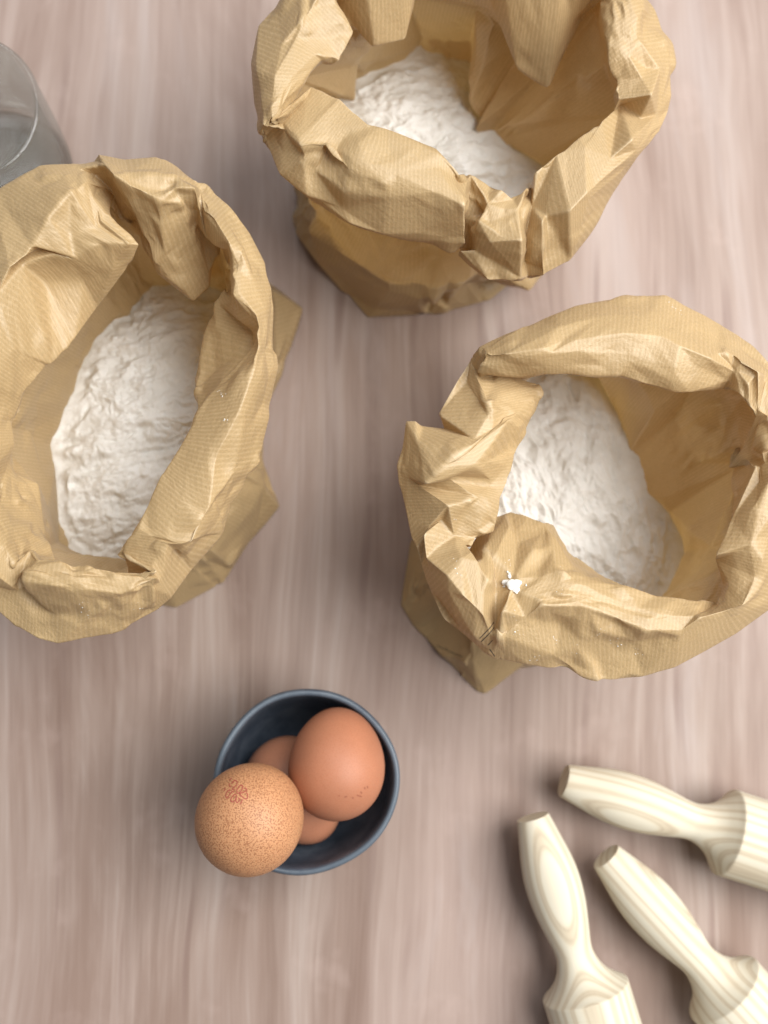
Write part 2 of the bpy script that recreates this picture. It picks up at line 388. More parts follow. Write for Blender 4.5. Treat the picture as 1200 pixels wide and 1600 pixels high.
def mat_paper(name, tint):
    k = NT(name)
    uv = k.coord('UV')                       # millimetres of sheet
    sep = k.n('ShaderNodeSeparateXYZ'); k.l(uv, sep.inputs[0])
    wob = k.noise(k.mapping(uv, (.03, .03, 1)), 1.0, 2)
    ph = k.math('ADD', k.math('MULTIPLY', sep.outputs[0], 2 * math.pi / 1.7), k.math('MULTIPLY', wob, 5.0))
    rib = k.math('POWER', k.math('ADD', k.math('MULTIPLY', k.math('SINE', ph), .5), .5), 1.6)
    brk = k.noise(k.mapping(uv, (1.1, .22, 1)), 1.0, 3, .6)
    ribm = k.math('MULTIPLY', rib, k.ramp(brk, [(.3, (.35, .35, .35)), (.7, (1, 1, 1))]))
    fib = k.noise(k.mapping(uv, (2.6, .8, 1)), 1.0, 5, .75)
    big = k.noise(k.mapping(uv, (.022, .022, 1), (3, 3, 0)), 1.0, 3, .5)
    base = k.ramp(big, [(.3, tuple(c * .88 for c in tint)), (.7, tuple(min(1, c * 1.10) for c in tint))])
    base = k.mix(k.math('MULTIPLY', ribm, .60), base, tuple(min(1, c * s) for c, s in zip(tint, (1.30, 1.36, 1.55))))
    base = k.mix(k.ramp(fib, [(.36, (.55, .55, .55)), (.54, (0, 0, 0))]), base, tuple(c * .66 for c in tint))
    # creases rub pale
    geo = k.n('ShaderNodeNewGeometry')
    worn = k.ramp(geo.outputs['Pointiness'], [(.515, (0, 0, 0)), (.58, (.55, .55, .55))])
    base = k.mix(worn, base, (.72, .58, .38))
    k.l(base, k.b.inputs['Base Color'])
    k.b.inputs['Roughness'].default_value = .42
    k.b.inputs['Specular IOR Level'].default_value = .62
    k.b.inputs['Sheen Weight'].default_value = .05
    micro = k.noise(k.mapping(uv, (.45, .45, 1)), 1.0, 4, .55)
    bm = k.bump(micro, .32, .0009)
    bm = k.bump(ribm, .10, .0002, bm)
    k.l(bm, k.b.inputs['Normal'])
    tr = k.n('ShaderNodeBsdfTranslucent')
    k.l(k.mix(.6, base, (.78, .46, .11)), tr.inputs['Color'])
    k.l(bm, tr.inputs['Normal'])
    mx = k.n('ShaderNodeMixShader', i_0=.25)
    k.l(k.b.outputs[0], mx.inputs[1]); k.l(tr.outputs[0], mx.inputs[2])
    k.l(mx.outputs[0], k.out.inputs['Surface'])
    return k.m

def mat_flour():
    k = NT("flour")
    P = k.coord('Object')
    a = k.noise(P, 220, 6, .65)
    b = k.noise(P, 45, 4, .6)
    col = k.ramp(b, [(.3, (.68, .655, .605)), (.6, (.82, .805, .77))])
    col = k.mix(k.ramp(k.noise(P, 600, 2, .5), [(.68, (0, 0, 0)), (.76, (.5, .5, .5))]), col, (.56, .47, .34))
    k.l(col, k.b.inputs['Base Color'])
    k.b.inputs['Roughness'].default_value = .95
    k.b.inputs['Specular IOR Level'].default_value = .1
    k.l(k.bump(a, .45, .0012, k.bump(b, .3, .003)), k.b.inputs['Normal'])
    return k.m

def mat_pine(name, seed):
    k = NT(name)
    P = k.coord('Object')                   # x along the pin's axis, growth rings round an offset pith line
    Q = k.mapping(P, (1, 1, 1), (0, seed[0], seed[1]), (seed[2], seed[3], seed[4]))
    sep = k.n('ShaderNodeSeparateXYZ'); k.l(Q, sep.inputs[0])
    r = k.math('SQRT', k.math('ADD', k.math('POWER', sep.outputs[1], 2.0), k.math('POWER', sep.outputs[2], 2.0)))
    wob = k.noise(k.mapping(P, (.25, 1, 1)), 30, 2)
    rn = k.n('ShaderNodeTexNoise', noise_dimensions='1D', i_Scale=190.0, i_Detail=2.0)
    k.l(r, rn.inputs['W'])
    ph = k.math('ADD', k.math('MULTIPLY', r, 2 * math.pi / .0046), k.math('ADD', k.math('MULTIPLY', wob, 2.0), k.math('MULTIPLY', rn.outputs['Fac'], 7.0)))
    f = k.math('ADD', k.math('MULTIPLY', k.math('SINE', ph), .5), .5)
    col = k.ramp(f, [(0, (.66, .605, .485)), (.5, (.64, .575, .445)), (.85, (.55, .465, .335)), (.97, (.49, .40, .285)), (1, (.56, .475, .345))])
    fine = k.noise(k.mapping(P, (.06, 1, 1)), 900, 3, .6)
    col = k.mix(k.math('MULTIPLY', fine, .3), col, (.70, .65, .54))
    k.l(col, k.b.inputs['Base Color'])
    k.b.inputs['Roughness'].default_value = .62
    k.b.inputs['Specular IOR Level'].default_value = .25
    k.l(k.bump(fine, .12, .0004), k.b.inputs['Normal'])
    return k.m

def mat_egg(name, base, dark, speckle):
    k = NT(name)
    P = k.coord('Object')
    big = k.noise(P, 45, 3, .5)
    col = k.ramp(big, [(.3, tuple(c * .90 for c in base)), (.7, tuple(min(1, c * 1.08) for c in base))])
    s = k.noise(P, 1750, 1.5, .5, .3)
    m = k.noise(P, 70, 2, .5)
    th = k.math('ADD', s, k.math('MULTIPLY', k.math('SUBTRACT', m, .5), .05))
    col = k.mix(k.math('MULTIPLY', k.ramp(th, [(.51, (0, 0, 0)), (.57, (1, 1, 1))]), speckle), col, dark)
    k.l(col, k.b.inputs['Base Color'])
    k.b.inputs['Roughness'].default_value = .5
    k.b.inputs['Specular IOR Level'].default_value = .32
    k.b.inputs['Subsurface Weight'].default_value = .06
    k.b.inputs['Subsurface Radius'].default_value = (.004, .0015, .0008)
    k.l(k.bump(k.noise(P, 1600, 2, .6), .18, .0003), k.b.inputs['Normal'])
    return k.m

def mat_glaze():
    k = NT("blue_glaze")
    P = k.coord('Object')
    a = k.noise(P, 60, 4, .6); b = k.noise(P, 420, 3, .6)
    col = k.ramp(a, [(.3, (.040, .054, .076)), (.5, (.064, .082, .112)), (.72, (.115, .136, .168))])
    col = k.mix(k.ramp(b, [(.60, (0, 0, 0)), (.72, (.4, .4, .4))]), col, (.12, .15, .19))
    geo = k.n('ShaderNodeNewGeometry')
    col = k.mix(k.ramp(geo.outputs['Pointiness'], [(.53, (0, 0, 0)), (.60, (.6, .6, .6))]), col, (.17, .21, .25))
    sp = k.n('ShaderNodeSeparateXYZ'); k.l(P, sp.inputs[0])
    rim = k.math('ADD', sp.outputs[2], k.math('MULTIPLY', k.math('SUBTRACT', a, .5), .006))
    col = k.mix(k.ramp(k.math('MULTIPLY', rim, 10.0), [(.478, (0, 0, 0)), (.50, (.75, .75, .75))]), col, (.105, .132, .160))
    k.l(col, k.b.inputs['Base Color'])
    k.b.inputs['Roughness'].default_value = .38
    k.l(k.bump(a, .2, .001), k.b.inputs['Normal'])
    return k.m

def mat_plain(name, col, rough=.8):
    k = NT(name)
    n = k.noise(k.coord('Object'), 900, 3, .6)
    k.l(k.ramp(n, [(.3, tuple(c * .85 for c in col)), (.7, col)]), k.b.inputs['Base Color'])
    k.b.inputs['Roughness'].default_value = rough
    return k.m

def mat_glass():
    k = NT("clear_glass")
    n = k.noise(k.coord('Object'), 40, 2)
    tr = k.n('ShaderNodeBsdfTransparent')
    k.l(k.ramp(n, [(0, (.955, .97, .955)), (1, (.97, .98, .968))]), tr.inputs['Color'])
    gl = k.n('ShaderNodeBsdfGlossy'); gl.inputs['Roughness'].default_value = .06
    lw = k.n('ShaderNodeLayerWeight', i_Blend=.45)
    mx = k.n('ShaderNodeMixShader')
    k.l(k.math('ADD', k.math('MULTIPLY', lw.outputs['Fresnel'], .45), .02, True), mx.inputs[0])
    k.l(tr.outputs[0], mx.inputs[1]); k.l(gl.outputs[0], mx.inputs[2])
    df = k.n('ShaderNodeBsdfTranslucent'); df.inputs['Color'].default_value = (.80, .83, .82, 1)  # milky white share standing in for bright surroundings refracted in the glass
    m2 = k.n('ShaderNodeMixShader', i_0=.10)
    k.l(mx.outputs[0], m2.inputs[1]); k.l(df.outputs[0], m2.inputs[2])
    k.l(m2.outputs[0], k.out.inputs['Surface'])
    return k.m

M_TABLE = mat_table()
M_FLOUR = mat_flour()
M_GLAZE = mat_glaze()
M_GLASS = mat_glass()
M_INK = mat_plain("ink", (.035, .03, .028), .7)
M_RED = mat_plain("red_stamp_ink", (.38, .085, .06), .6)
M_FAINT = mat_plain("faint_stamp_ink", (.30, .10, .055), .6)
KRAFT = (.53, .378, .192)

# ------------------------------------------------------------------ the table top
tv = [(-1.2, -1.1, 0), (1.2, -1.1, 0), (1.2, 1.3, 0), (-1.2, 1.3, 0),
      (-1.2, -1.1, -.03), (1.2, -1.1, -.03), (1.2, 1.3, -.03), (-1.2, 1.3, -.03)]
tf = [(0, 1, 2, 3), (7, 6, 5, 4), (0, 4, 5, 1), (1, 5, 6, 2), (2, 6, 7, 3), (3, 7, 4, 0)]
table = mesh_obj("table", tv, tf, M_TABLE, smooth=False)
tag(table, "pinkish grey limed wooden table top with vertical grain", None, None, "structure")

# ------------------------------------------------------------------ paper bags
def ray_poly(c, th, poly):
    d = np.array([math.cos(th), math.sin(th)]); best = None
    for i in range(len(poly)):
        a = np.array(poly[i]) - c; b = np.array(poly[(i + 1) % len(poly)]) - c
        e = b - a
        den = d[0] * e[1] - d[1] * e[0]
        if abs(den) < 1e-9: continue
        t = (a[0] * e[1] - a[1] * e[0]) / den
        s = (a[0] * d[1] - a[1] * d[0]) / den
        if t > 0 and -1e-6 <= s <= 1 + 1e-6 and (best is None or t > best): best = t
    return c + d * best

def raster(pts, tris, vals, gu, gv):
    """piecewise linear interpolation of vals over a triangulation, on the regular grid gu x gv"""
    out = np.full((len(gu), len(gv), vals.shape[1]), np.nan)
    du = gu[1] - gu[0]; dv = gv[1] - gv[0]
    for a, b, c in tris:
        A, B, C = pts[a], pts[b], pts[c]
        i0 = max(0, int(math.ceil((min(A[0], B[0], C[0]) - gu[0]) / du - 1e-6))); i1 = min(len(gu) - 1, int(math.floor((max(A[0], B[0], C[0]) - gu[0]) / du + 1e-6)))
        j0 = max(0, int(math.ceil((min(A[1], B[1], C[1]) - gv[0]) / dv - 1e-6))); j1 = min(len(gv) - 1, int(math.floor((max(A[1], B[1], C[1]) - gv[0]) / dv + 1e-6)))
        if i1 < i0 or j1 < j0: continue
        U, V = np.meshgrid(gu[i0:i1 + 1], gv[j0:j1 + 1], indexing='ij')
        den = (B[1] - C[1]) * (A[0] - C[0]) + (C[0] - B[0]) * (A[1] - C[1])
        if abs(den) < 1e-9: continue
        w0 = ((B[1] - C[1]) * (U - C[0]) + (C[0] - B[0]) * (V - C[1])) / den
        w1 = ((C[1] - A[1]) * (U - C[0]) + (A[0] - C[0]) * (V - C[1])) / den
        w2 = 1 - w0 - w1
        m = (w0 > -1e-6) & (w1 > -1e-6) & (w2 > -1e-6)
        if not m.any(): continue
        blk = out[i0:i1 + 1, j0:j1 + 1]
        blk[m] = (w0[m][:, None] * vals[a] + w1[m][:, None] * vals[b] + w2[m][:, None] * vals[c])
    return out

def scatter(rng, L, v0, v1, spacing):
    nu = max(4, int(L / spacing)); nv = max(1, int((v1 - v0) / spacing))
    p = []
    for i in range(nu):
        for j in range(nv):
            p.append(((i + .5 + rng.uniform(-.48, .48) + (.5 if j % 2 else 0)) / nu * L % L, v0 + (j + .5 + rng.uniform(-.45, .45)) / nv * (v1 - v0)))
    return p

def tri_of(pts, L):
    r = delaunay_2d_cdt([Vector(p) for p in pts], [], [], 0, 1e-5)
    vs = np.array([tuple(v) for v in r[0]])
    orig = [o[0] for o in r[3]]
    return vs, [f for f in r[2] if len(f) == 3], orig

VROW = np.array([0., 14., 42., 70., 102., 146., 196., 226., 250.])

def build_sheet(cols, base, ringp, seed, extra=(), walk_amp=4.8):
    rng = random.Random(seed)
    n = len(cols)
    O = np.array([c[0] for c in cols], float); C = np.array([c[1] for c in cols], float); I = np.array([c[2] for c in cols], float)
    ctr = (O[:, :2].max(0) + O[:, :2].min(0)) / 2
    mid = .6 * O[:, :2] + .4 * I[:, :2] - ctr
    th = np.unwrap(np.arctan2(mid[:, 1], mid[:, 0]))
    sgn = 1 if th[-1] > th[0] else -1
    full = sgn * 2 * math.pi
    # make angles monotonic and periodic, then even them out a little
    t = th * sgn
    for _ in range(40):
        prev = np.roll(t, 1); prev[0] -= 2 * math.pi
        nxt = np.roll(t, -1); nxt[-1] += 2 * math.pi
        t = np.where((t - prev < .03) | (nxt - t < .03), (prev + nxt) / 2 * .5 + t * .5, t)
    th = t * sgn
    bp = np.array(base, float); bc = bp.mean(0)
    B = np.array([ray_poly(bc, a, bp) for a in th])
    for q in bp:                                              # the foot keeps its folded corners
        a = math.atan2(*(q - bc)[::-1])
        i = int(np.argmin(np.abs(np.angle(np.exp(1j * (th - a))))))
        B[i] = q
    rad = O[:, :2] - ctr; rad /= np.linalg.norm(rad, axis=1)[:, None]
    hem = O.copy(); hem[:, :2] -= rad * np.array([[rng.uniform(3, 7)] for _ in range(n)]); hem[:, 2] -= np.array([rng.uniform(9, 16) for _ in range(n)])
    J = I + .42 * (O - I); J[:, 2] = 97
    def sm(a, k):
        for _ in range(k): a = (np.roll(a, 1, 0) + 2 * a + np.roll(a, -1, 0)) / 4
        return a
    J = sm(J, 3)
    for i, c in enumerate(cols):
        if len(c) > 3: J[i] = c[3]
    J[:, :2] += rad * np.array([[rng.gauss(0, 2.0)] for _ in range(n)])
    B3 = np.column_stack([B, np.full(n, .8)])
    rp = np.array(ringp, float); rc = rp.mean(0)
    # angle of each column seen from the flour's middle, so that no wall twists
    kd = J[:, :2] * .5 + B * .5 - rc
    tk = np.unwrap(np.arctan2(kd[:, 1], kd[:, 0])) * sgn
    for _ in range(60):
        prev = np.roll(tk, 1); prev[0] -= 2 * math.pi
        nxt = np.roll(tk, -1); nxt[-1] += 2 * math.pi
        tk = np.where((tk - prev < .03) | (nxt - tk < .03), (prev + nxt) / 2 * .5 + tk * .5, tk)
    K = np.column_stack([np.array([ray_poly(rc, a * sgn, rp) for a in tk]), np.full(n, 42.0)])
    K[:, :2] += rad * np.array([[rng.gauss(0, .9)] for _ in range(n)])
    F3 = np.column_stack([bc + .45 * (B - bc), np.full(n, 1.4)])
    G3 = np.column_stack([np.tile(bc, (n, 1)), np.full(n, 1.2)])
    P = np.stack([hem, O, C, I, J, K, B3, F3, G3], 1)       # n x rows x 3
    seg = np.linalg.norm(np.roll(C, -1, 0) - C, axis=1)
    seg = .36 * seg + .34 * np.linalg.norm(np.roll(O, -1, 0) - O, axis=1) + .30 * np.linalg.norm(np.roll(I, -1, 0) - I, axis=1)
    seg = np.maximum(seg, 4.0)
    uc = np.concatenate([[0], np.cumsum(seg)]); L = uc[-1]
    Pw = np.concatenate([P, P[:1]], 0)
    nr = P.shape[1]
    T = np.zeros_like(Pw)
    T[:, 1:-1] = .5 * (Pw[:, 2:] - Pw[:, :-2]) * .62
    T[:, 0] = (Pw[:, 1] - Pw[:, 0]) * .6; T[:, -1] = (Pw[:, -1] - Pw[:, -2]) * .6
    T[:, 6] *= .25                                            # the fold at the foot
    def surf(u, v):
        u = np.mod(u, L)
        i = np.clip(np.searchsorted(uc, u, side='right') - 1, 0, n - 1)
        fu = ((u - uc[i]) / (uc[i + 1] - uc[i]))[..., None]
        r = np.clip(np.searchsorted(VROW, v, side='right') - 1, 0, nr - 2)
        s = ((v - VROW[r]) / (VROW[r + 1] - VROW[r]))[..., None]
        h00 = 2 * s ** 3 - 3 * s ** 2 + 1; h10 = s ** 3 - 2 * s ** 2 + s; h01 = -2 * s ** 3 + 3 * s ** 2; h11 = s ** 3 - s ** 2
        def at(ix): return h00 * Pw[ix, r] + h10 * T[ix, r] + h01 * Pw[ix, r + 1] + h11 * T[ix, r + 1]
        return at(i) * (1 - fu) + at(i + 1) * fu
    step = 0.78
    nu = int(L / step); gu = np.arange(nu) * (L / nu)
    gv = np.linspace(0, VROW[-1], int(VROW[-1] / step))
    U, V = np.meshgrid(gu, gv, indexing='ij')
    base_s = surf(U, V)
    # big facets: the sheet breaks into flat triangles between its crease points
    pts = []; amp = []
    for c in range(n):
        for r_, a in ((1, .5), (2, .7), (3, .5)):
            pts.append((uc[c], VROW[r_])); amp.append(a)
    for p in scatter(rng, L, 3, 78, 17): pts.append(p); amp.append(1.9 if rng.random() < .55 else .5)
    for p in scatter(rng, L, 82, 190, 24): pts.append(p); amp.append(walk_amp)
    for c in range(n):
        pts.append((uc[c], VROW[6])); amp.append(.0)
        if c % 2 == 0: pts.append((uc[c], VROW[5])); amp.append(.6)
        if len(cols[c]) > 3: pts.append((uc[c], VROW[4])); amp.append(.0)
    for p in scatter(rng, L, 204, 246, 22): pts.append(p); amp.append(.35)
    k = int(L / 9)
    for i in range(k):
        pts.append((i * L / k, 0.0)); amp.append(.8)
        pts.append((i * L / k, VROW[-1])); amp.append(0)
    fixed = []
    for ec, er, ex, ey, ez in extra:
        fixed.append((float(np.interp(ec, np.arange(n + 1), uc)), float(np.interp(er, np.arange(nr), VROW)), ex, ey, ez))
    if fixed:
        keep = [i for i, p in enumerate(pts) if min(math.hypot(p[0] - q[0], p[1] - q[1]) for q in fixed) > (8 if amp[i] > 1 or amp[i] == .5 and p[1] not in VROW else .01)]
        pts = [pts[i] for i in keep] + [(q[0], q[1]) for q in fixed]; amp = [amp[i] for i in keep] + [0.0] * len(fixed)
    pts = np.array(pts); amp = np.array(amp)
    e = 1.5
    vv = np.clip(pts[:, 1], e, VROW[-1] - e)
    nrm = np.cross(surf(pts[:, 0] + e, vv) - surf(pts[:, 0] - e, vv), surf(pts[:, 0], vv + e) - surf(pts[:, 0], vv - e))
    nrm /= np.maximum(np.linalg.norm(nrm, axis=1), 1e-6)[:, None]
    X = surf(pts[:, 0], pts[:, 1]) + nrm * (amp * np.array([rng.gauss(0, .8) for _ in amp]))[:, None]
    for q_, fx in enumerate(fixed): X[len(X) - len(fixed) + q_] = fx[2:]
    X[:, 2] = np.maximum(X[:, 2], .6)
    ext = []; src = []
    for i, p in enumerate(pts):
        for sh in (-L, 0, L):
            if -70 < p[0] + sh < L + 70:
                ext.append((p[0] + sh, p[1] + (0 if p[1] in (0.0, VROW[-1]) else rng.uniform(-.001, .001)))); src.append(i)
    vs, tris, orig = tri_of(ext, L)
    Fc = raster(vs, tris, X[np.array([src[o] for o in orig])], gu, gv)
    bad = np.isnan(Fc[..., 0]); Fc[bad] = base_s[bad]
    wf = np.clip(.88 + .8 * fbm(U / 38, V / 38, seed + 5, 2), .5, 1.0)[..., None]
    G = base_s * (1 - wf) + Fc * wf
    def gnorm(G):
        a = np.roll(G, -1, 0) - np.roll(G, 1, 0); b = np.gradient(G, axis=1)
        m = np.cross(a, b)
        return m / np.maximum(np.linalg.norm(m, axis=2), 1e-9)[..., None]
    # finer crumpling, patchy
    for spc, am, sd in ((10.5, .95, 11), (5.0, .42, 12)):
        p2 = scatter(rng, L, 0, VROW[-1], spc)
        h = [rng.gauss(0, 1) * (1 if rng.random() < .6 else .15) for _ in p2]
        ex = []; hv = []
        for q, hh in zip(p2, h):
            for sh in (-L, 0, L):
                if -25 < q[0] + sh < L + 25: ex.append((q[0] + sh, q[1])); hv.append(hh)
        vs, tris, orig = tri_of(ex, L)
        d = raster(vs, tris, np.array(hv)[np.array(orig)][:, None], gu, gv)[..., 0]
        d = np.nan_to_num(d)
        mask = np.clip(.20 + 2.8 * fbm(U / 27, V / 27, seed + sd, 2), .02, 1.5)
        low = np.clip((214 - V) / 16, .0, 1)
        G = G + gnorm(G) * (d * am * mask * low)[..., None]
    for _ in range(1):
        G = (np.roll(G, 1, 0) + 4 * G + np.roll(G, -1, 0)) / 6
        Gp = np.concatenate([G[:, :1], G, G[:, -1:]], 1)
        G = (Gp[:, :-2] + 4 * G + Gp[:, 2:]) / 6
    G[..., 2] = np.maximum(G[..., 2], .5)
    N = gnorm(G)
    return G, N, gu, gv, L

SHEETS = {}
GVS = {}
def paper_bag(key, cols, base, ringp, seed, extra, label, mat):
    G, N, gu, gv, L = build_sheet(cols, base, ringp, seed, extra)
    GVS[key] = gv
    nu, nv = G.shape[:2]
    c = np.array(base).mean(0)
    root = empty("paper_bag", (c[0] * MM, c[1] * MM, 0))
    tag(root, label, "paper bag", "kraft paper bags holding flour")
    jc = int(np.searchsorted(gv, 80))
    def part(name, j0, j1):
        m = j1 - j0 + 1
        verts = G[:, j0:j1 + 1].reshape(-1, 3) * MM
        nr = N[:, j0:j1 + 1].reshape(-1, 3)
        i = np.arange(nu)[:, None]; j = np.arange(m - 1)[None, :]
        i2 = (i + 1) % nu
        f = np.stack([i * m + j, i2 * m + j, i2 * m + j + 1, i * m + j + 1], -1).reshape(-1, 4)
        ul = np.concatenate([gu, [L]])
        uu = np.stack([np.broadcast_to(ul[i], (nu, m - 1)), np.broadcast_to(ul[i + 1], (nu, m - 1)), np.broadcast_to(ul[i + 1], (nu, m - 1)), np.broadcast_to(ul[i], (nu, m - 1))], -1)
        va = gv[j0 + j]; vb = gv[j0 + j + 1]
        vv = np.stack([np.broadcast_to(va, (nu, m - 1)), np.broadcast_to(va, (nu, m - 1)), np.broadcast_to(vb, (nu, m - 1)), np.broadcast_to(vb, (nu, m - 1))], -1)
        uvs = np.stack([uu, vv], -1).reshape(-1, 2)
        return mesh_obj(name, verts, f, mat, root, True, uvs, nr)
    part("rolled_cuff", 0, jc)
    part("bag_wall", jc, nv - 1)
    SHEETS[key] = (root, G)
    return root

M_PAPER_A = mat_paper("kraft_paper_a", KRAFT)
paper_bag('A', BAG_A, BASE_A, FLOUR_A, 3, EXTRA_A, "brown kraft paper bag of flour farthest back, a folded flap hanging inside its mouth", M_PAPER_A)
paper_bag('B', BAG_B, BASE_B, FLOUR_B, 8, EXTRA_B, "brown kraft paper bag beside the glass jar, long oval mouth and rolled cuff", M_PAPER_A)
paper_bag('C', BAG_C, BASE_C, FLOUR_C, 14, EXTRA_C, "brown kraft paper bag with torn cuff corner and a white flour crumb on its rim", M_PAPER_A)

def bvh_of(G):
    nu, nv = G.shape[:2]
    st = 2
    g = G[::st, ::st]; a, b = g.shape[:2]
    i = np.arange(a)[:, None]; j = np.arange(b - 1)[None, :]; i2 = (i + 1) % a
    f = np.stack([i * b + j, i2 * b + j, i2 * b + j + 1, i * b + j + 1], -1).reshape(-1, 4)
    return BVHTree.FromPolygons([tuple(p) for p in (g.reshape(-1, 3) * MM)], f.tolist())
BVH = {k: bvh_of(SHEETS[k][1]) for k in SHEETS}
def drop(tree, x, y):
    h = tree.ray_cast(Vector((x * MM, y * MM, .3)), Vector((0, 0, -1)))
    return h[0], h[1]

# ------------------------------------------------------------------ flour heaps
def sdist(X, Y, poly):
    poly = np.array(poly, float); d = np.full(X.shape, 1e9); inside = np.zeros(X.shape, bool)
    for i in range(len(poly)):
        a = poly[i]; b = poly[(i + 1) % len(poly)]; e = b - a
        t = np.clip(((X - a[0]) * e[0] + (Y - a[1]) * e[1]) / (e @ e), 0, 1)
        d = np.minimum(d, np.hypot(X - a[0] - t * e[0], Y - a[1] - t * e[1]))
        cr = ((a[1] > Y) != (b[1] > Y)) & (X < (b[0] - a[0]) * (Y - a[1]) / (b[1] - a[1] + 1e-12) + a[0])
        inside ^= cr
    return np.where(inside, d, -d)

def ring_at(G, gv, z):
    """where the paper wall passes height z, for every column of the sheet"""
    j0 = int(np.searchsorted(gv, 104)); j1 = int(np.searchsorted(gv, 197))
    W = G[:, j0:j1]
    out = np.zeros((len(W), 2))
    for i in range(len(W)):
        zz = W[i, :, 2]
        below = np.nonzero(zz < z[i])[0]
        j = below[0] if len(below) else len(zz) - 1
        j = max(j, 1)
        t = np.clip((zz[j - 1] - z[i]) / max(zz[j - 1] - zz[j], 1e-6), 0, 1)
        out[i] = (W[i, j - 1] * (1 - t) + W[i, j] * t)[:2]
    return out

def flour_heap(key, zfun, seed, ang, label):
    """powder lying against the paper all round: z = zfun(x, y) plus crumbs and scoop ridges"""
    root, G = SHEETS[key]; gv = GVS[key]
    st = max(1, G.shape[0] // 520)
    Gs = G[::st]
    z = np.full(len(Gs), 40.0)
    ez = None
    for _ in range(3):
        ring = ring_at(Gs, gv, z)
        ez = 3.2 * fbm(ring[:, 0] / 11, ring[:, 1] / 11, seed + 80, 4, .6) - .5
        z = .5 * z + .5 * np.clip(zfun(ring[:, 0], ring[:, 1]) + ez, 6, 80)
    ring = ring_at(Gs, gv, z)
    c = ring.mean(0); n = len(ring); m = 120
    s = (np.arange(1, m + 1) / m) ** .8
    X = c[0] + (ring[:, 0] - c[0])[:, None] * s; Y = c[1] + (ring[:, 1] - c[1])[:, None] * s
    ca, sa = math.cos(ang), math.sin(ang)
    xr = (X - c[0]) * ca + (Y - c[1]) * sa; yr = -(X - c[0]) * sa + (Y - c[1]) * ca
    wx = xr + 3 * fbm(xr / 14, yr / 14, seed + 60, 2); wy = yr + 3 * fbm(xr / 14, yr / 14, seed + 70, 2)
    lump = 3.0 * fbm(wx / 24, wy / 18, seed, 3) + 2.3 * (.5 - np.abs(fbm(wx / 15, wy / 8, seed + 9, 4)) * 2)
    lump += 1.5 * fbm(wx / 7.5, wy / 5.4, seed + 20, 5, .5) + .35 * fbm(X / 1.6, Y / 1.6, seed + 30, 2)
    edge = np.clip((1 - s) * np.linalg.norm(ring - c, axis=1)[:, None] / 7, 0, 1)
    Z = zfun(X, Y) * edge + z[:, None] * (1 - edge) + lump * np.clip(edge, .12, 1)
    Z = np.maximum(Z, 3.0)
    V = np.concatenate([np.stack([X, Y, Z], -1).reshape(-1, 3), [[c[0], c[1], Z[:, 0].mean()]]]) * MM
    f = []
    i = np.arange(n)[:, None]; j = np.arange(m - 1)[None, :]; i2 = (i + 1) % n
    f = np.stack([i * m + j, i * m + j + 1, i2 * m + j + 1, i2 * m + j], -1).reshape(-1, 4).tolist()
    f += [(n * m, k * m, ((k + 1) % n) * m) for k in range(n)]
    o = mesh_obj("flour_heap", V, f, M_FLOUR)
    recentre(o, (c[0] * MM, c[1] * MM, .002))
    tag(o, label, "flour", "flour in the paper bags")
    return o

def plane_z(c, h, sx, sy, dome=0.0, r=45.0):
    return lambda x, y: h + sx * (x - c[0]) + sy * (y - c[1]) + dome * (1 - ((x - c[0]) ** 2 + (y - c[1]) ** 2) / (r * r))
def cen(p): return np.array(p).mean(0)
flour_heap('A', plane_z(cen(FLOUR_A), 40, -.12, -.10, 6), 101, .3, "white flour in the bag farthest back, below the hanging paper flap")
flour_heap('B', plane_z(cen(FLOUR_B), 44, .10, -.04, 5), 211, .2, "long heap of white flour in the bag beside the glass jar")
flour_heap('C', plane_z(cen(FLOUR_C), 44, -.12, .08, 5), 321, 1.9, "wedge of white flour in the bag with the torn cuff")

# ------------------------------------------------------------------ lathe
def lathe(profile, seg=96, wob=None):
    """profile of (r, z) in mm -> verts, faces round z"""
    v = []; f = []
    for i in range(seg):
        a = 2 * math.pi * i / seg
        for j, (r, z) in enumerate(profile):
            rr, zz = (r, z) if wob is None else wob(r, z, a)
            v.append((rr * math.cos(a), rr * math.sin(a), zz))
    m = len(profile)
    for i in range(seg):
        i2 = (i + 1) % seg
        for j in range(m - 1):
            f.append((i * m + j, i2 * m + j, i2 * m + j + 1, i * m + j + 1))
    return np.array(v), f

def smooth_profile(pts, per=8):
    p = np.array(pts, float); out = []
    for i in range(len(p) - 1):
        p0 = p[max(i - 1, 0)]; p1 = p[i]; p2 = p[i + 1]; p3 = p[min(i + 2, len(p) - 1)]
        for s in np.arange(per) / per:
            out.append(.5 * ((2 * p1) + (-p0 + p2) * s + (2 * p0 - 5 * p1 + 4 * p2 - p3) * s * s + (-p0 + 3 * p1 - 3 * p2 + p3) * s ** 3))
    out.append(p[-1])
    return [tuple(x) for x in out]

# ------------------------------------------------------------------ bowl
BX, BY = 0.0, -61.2
prof = smooth_profile([(.05, 1.6), (12, 1.6), (17, .4), (21, .4), (23.5, 2.2), (30, 11), (36, 25), (39.2, 39), (40.2, 47), (39.7, 49.6), (38.6, 50.2), (37.4, 49.4), (36.6, 46), (35.6, 37), (32.4, 24), (26.5, 12.5), (19, 6.6), (10, 4.9), (.05, 4.6)], 6)
def bowl_wob(r, z, a):
    w = .8 * math.sin(2 * a + .6) + .5 * math.sin(3 * a + 2.) + .12 * math.sin(7 * a)
    k = min(1, max(0, z / 50))
    return r + (w * k if r > 1 else 0), z + (.9 * math.sin(2 * a + 2.2) + .25 * math.sin(5 * a)) * k ** 2
v, f = lathe(prof, 128, bowl_wob)
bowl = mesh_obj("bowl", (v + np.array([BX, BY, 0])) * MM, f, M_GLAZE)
recentre(bowl, (BX * MM, BY * MM, 0))
